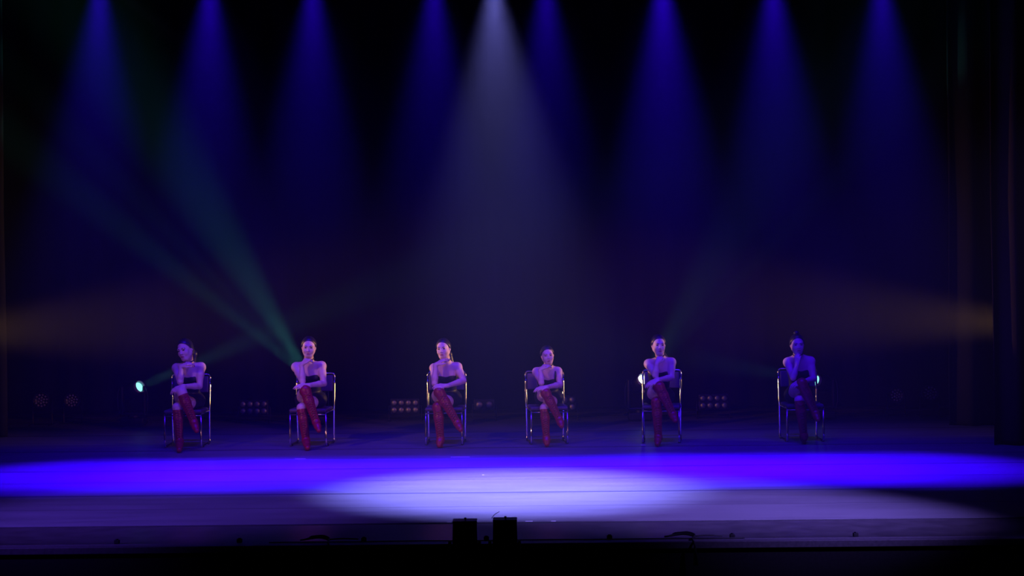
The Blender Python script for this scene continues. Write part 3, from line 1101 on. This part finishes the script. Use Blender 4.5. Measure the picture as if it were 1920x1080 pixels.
# ------------------------------------------------------------------ things along the stage edge
def flood(px, w_px, top_px, tilt, label):
    Y = Y_LIP - .03
    c = at(px, 996, Y)
    s = (Y - CAM_Y) / F_PX
    w = w_px * s / 2
    top = at(px, top_px, Y).z
    bot = -.06
    t = empty('flood_lamp', (c.x, Y, 0), 0)
    d0, d1 = -.055, .075
    bm = new()
    # housing: slightly narrower at the top, hollow towards the hall
    wt, wb_ = w * .95, w * 1.02
    z0, z1 = bot, top
    o = [(-wb_, z0), (wb_, z0), (wt, z1 - .004), (-wt, z1 - .004 - tilt)]
    fi = .022
    i_ = [(-wb_ + fi, z0 + fi + .02), (wb_ - fi, z0 + fi + .02), (wt - fi, z1 - .026), (-wt + fi, z1 - .026 - tilt)]
    vo = [bm.verts.new((x, d0, z)) for x, z in o]
    vi = [bm.verts.new((x, d0, z)) for x, z in i_]
    vr = [bm.verts.new((x * .98, d0 + .03, z)) for x, z in i_]
    vb = [bm.verts.new((x * .86, d1, z0 + (z - z0) * .93 + .004)) for x, z in o]
    for k in range(4):
        n = (k + 1) % 4
        bm.faces.new((vo[k], vo[n], vi[n], vi[k]))
        bm.faces.new((vi[k], vi[n], vr[n], vr[k]))
        bm.faces.new((vo[k], vb[k], vb[n], vo[n]))
    bm.faces.new(vr)
    bm.faces.new(vb[::-1])
    hs_ = obj('housing', bm, M_BLACK, t)
    bm = new()
    box(bm, (-wt - .002, d0 - .008, z1 - .010 - tilt * .5), (wt + .002, d1 * .9, z1 + .004 - tilt * .5), .003)
    obj('top_plate', bm, M_BLACK, t)
    # pale inner frame and dark louvres
    pw0, pw1 = -w * .46, w * .58
    pz0, pz1 = .012, top - .036
    bm = new()
    box(bm, (pw0, d0 + .018, pz0), (pw1, d0 + .028, pz1), .002)
    pn = obj('inner_panel', bm, M_LABEL, t)
    m0, m1 = pw0 + (pw1 - pw0) * .28, pw0 + (pw1 - pw0) * .72
    q0, q1 = pz0 + .014, pz1 - .018
    bm = new()
    box(bm, (m0, d0 + .014, q0), (m1, d0 + .019, q1))
    obj('vent', bm, M_RUBBER, pn)
    for k in range(9):
        z = q0 + (q1 - q0) * (k + .5) / 9
        bm = new()
        box(bm, (m0 + .002, d0 + .009, z - .0022), (m1 - .002, d0 + .015, z + .0022), 0, mtx=None)
        obj('louvre', bm, M_LABEL, pn)
    bm = new()
    lathe(bm, [(.005, z1 - tilt * .5 + .002), (.005, z1 - tilt * .5 + .010), (.008, z1 - tilt * .5 + .011), (.008, z1 - tilt * .5 + .020), (.005, z1 - tilt * .5 + .022)], 12,
          Matrix.Translation((.003, -.01, 0)))
    obj('knob', bm, M_BLACK, t, True)
    bm = new()
    for s_ in (-1, 1):
        pass
    pts = [(-w - .014, .0, .02), (-w - .014, .0, -.09), (w + .014, .0, -.09), (w + .014, .0, .02)]
    tube(bm, smooth_path(pts, .012), .006, 8)
    obj('bracket', bm, M_BLACK, t, True)
    for s_ in (-1, 1):
        bm = new()
        lathe(bm, [(.010, -.014), (.010, .006)], 12, Matrix.Translation((s_ * (w + .016), 0, .012)) @ Matrix.Rotation(R(90), 4, 'Y'))
        obj('clamp_knob', bm, M_BLACK, t, True)
    return tag(t, label, 'flood lamp', 'flood lamps on the stage edge')


flood(872, 47, 975, .006, 'black box flood lamp on the stage edge, top plate tilted')
flood(947, 46.5, 973.5, 0.0, 'black box flood lamp on the stage edge, top plate level')

# small sockets along the edge
for px, py in ((217, 1018), (450, 1013.5), (683, 1011), (912, 1009), (1142, 1005.5), (1371, 1003), (1600, 1000)):
    p = on_floor(px, py + 3, -.002)
    bm = new()
    box(bm, (-.018, -.015, 0), (.018, .015, .026), .004)
    t = obj('edge_socket', bm, M_RUBBER)
    bm = new()
    lathe(bm, [(.011, .026), (.011, .032), (.006, .033)], 12)
    obj('cap', bm, M_BLACK, t, True)
    t.location = (p.x, Y_LIP + .14, -.002)
    lab = {217: 'small black edge socket farthest from the flood lamps, teal lamp side',
           450: 'first small black edge socket beyond the cable loop, teal lamp side',
           683: 'small black edge socket between flood lamps and cable loop, teal lamp side',
           912: 'small black edge socket between the two flood lamps',
           1142: 'small black edge socket between flood lamps and cable loop, white lamp side',
           1371: 'first small black edge socket beyond the cable loop, white lamp side',
           1600: 'small black edge socket farthest from the flood lamps, white lamp side'}[px]
    tag(t, lab, 'socket', 'small black sockets along the stage edge')


def cable(name, pts, r, label, rad=.08, m=M_RUBBER, group=None):
    bm = new()
    tube(bm, smooth_path(pts, rad, 6), r, 8)
    return tag(obj(name, bm, m, None, True), label, 'cable', group)


xs0, xs1 = at(500, 1010, Y_LIP).x, at(1400, 1005, Y_LIP).x
cable('edge_cable', [(xs0 + (xs1 - xs0) * k / 12, Y_LIP + .10 + .006 * math.sin(k * 2.1), .0035) for k in range(13)], .004,
      'thin black cable lying along the stage edge past the flood lamps', .05)
for px, py, fl, lab in ((600, 1014, 1, 'black cable loop over the stage edge, on the teal lamp side'),
                        (1295, 1008, -1, 'black cable loop over the stage edge, on the white lamp side')):
    x = at(px, py, Y_LIP).x
    y = Y_LIP
    bm = new()
    for k in range(3):
        o = .012 * k
        pts = [(x - .16 + o * 2, y + .20 + o, .001), (x - .09, y + .19 + o, .012 + o * .5), (x - .02 + o, y + .17, .024 + o * .6),
               (x + .05, y + .12 + o, .012 + o * .5), (x + .03 + fl * .02, y + .03, .012), (x + .045 + fl * .02, y - .018, -.012), (x + .04 + fl * .02 + o, y - .022, -.16)]
        tube(bm, smooth_path(pts, .06, 6), .0055, 8)
    pts = [(x + .03, y + .16, .008), (x + .12, y + .19, .012), (x + .24, y + .2, .0045)]
    tube(bm, smooth_path(pts, .05, 6), .005, 8)
    tag(obj('cable_loop', bm, M_RUBBER, None, True), lab, 'cable')

# cables along the floor between the lamps at the back
random.seed(3)
xa, xb = at(150, 785, 3.4).x, at(1650, 780, 3.4).x
cable('floor_cable', [(xa + (xb - xa) * k / 24, 3.55 + random.uniform(-.12, .10), .0075) for k in range(25)], .006,
      'black cable snaking along the floor between the lamps at the back', .12, M_BLACKG)
# a thin stray wire on the floor behind the flood lamps
w0, w1, w2 = on_floor(922, 972), on_floor(927, 965), on_floor(936, 960)
cable('stray_wire', [(w0.x, w0.y, .003), (w1.x, w1.y, .003), (w2.x, w2.y, .003)], .0022,
      'thin curved wire on the pale floor behind the flood lamps', .08)

# pieces of pale tape marking positions on the vinyl
for px, py, wpx, lab in ((563, 860.5, 20, 'short pale tape mark on the blue floor before the person looking down'),
                         (863, 857, 36, 'long pale tape mark on the blue floor before the person with spread fingers'),
                         (906, 890.5, 4, 'tiny square of pale tape on the middle of the lit floor'),
                         (992, 979.0, 14, 'broken bit of white tape at the vinyl edge closest to the flood lamps'),
                         (1038, 978.6, 9, 'small bit of white tape at the vinyl edge farther from the flood lamps'),
                         (1206, 834.5, 9, 'scrap of white tape under the front leg of a chair by the white lamp'),
                         (842, 979.5, 8, 'scrap of white tape at the vinyl edge by the flood lamp with tilted top')):
    p = on_floor(px, py)
    wd = wpx * (p.y - CAM_Y) / F_PX
    bm = new()
    n = max(2, int(wd / .03))
    vsA, vsB = [], []
    rnd = random.Random(px)
    for k in range(n + 1):
        x = -wd / 2 + wd * k / n
        vsA.append(bm.verts.new((x, -.012 + rnd.uniform(-.003, .003), .0012)))
        vsB.append(bm.verts.new((x, .012 + rnd.uniform(-.003, .003), .0012)))
    fs = [bm.faces.new((vsA[k], vsA[k + 1], vsB[k + 1], vsB[k])) for k in range(n)]
    ex = bmesh.ops.extrude_face_region(bm, geom=fs)
    for v in ex['geom']:
        if isinstance(v, bmesh.types.BMVert):
            v.co.z = .0002
    o = obj('tape_mark', bm, M_TAPE)
    o.location = (p.x, max(p.y, Y_VINYL + .022), 0)
    tag(o, lab, 'tape', 'tape marks on the stage floor')
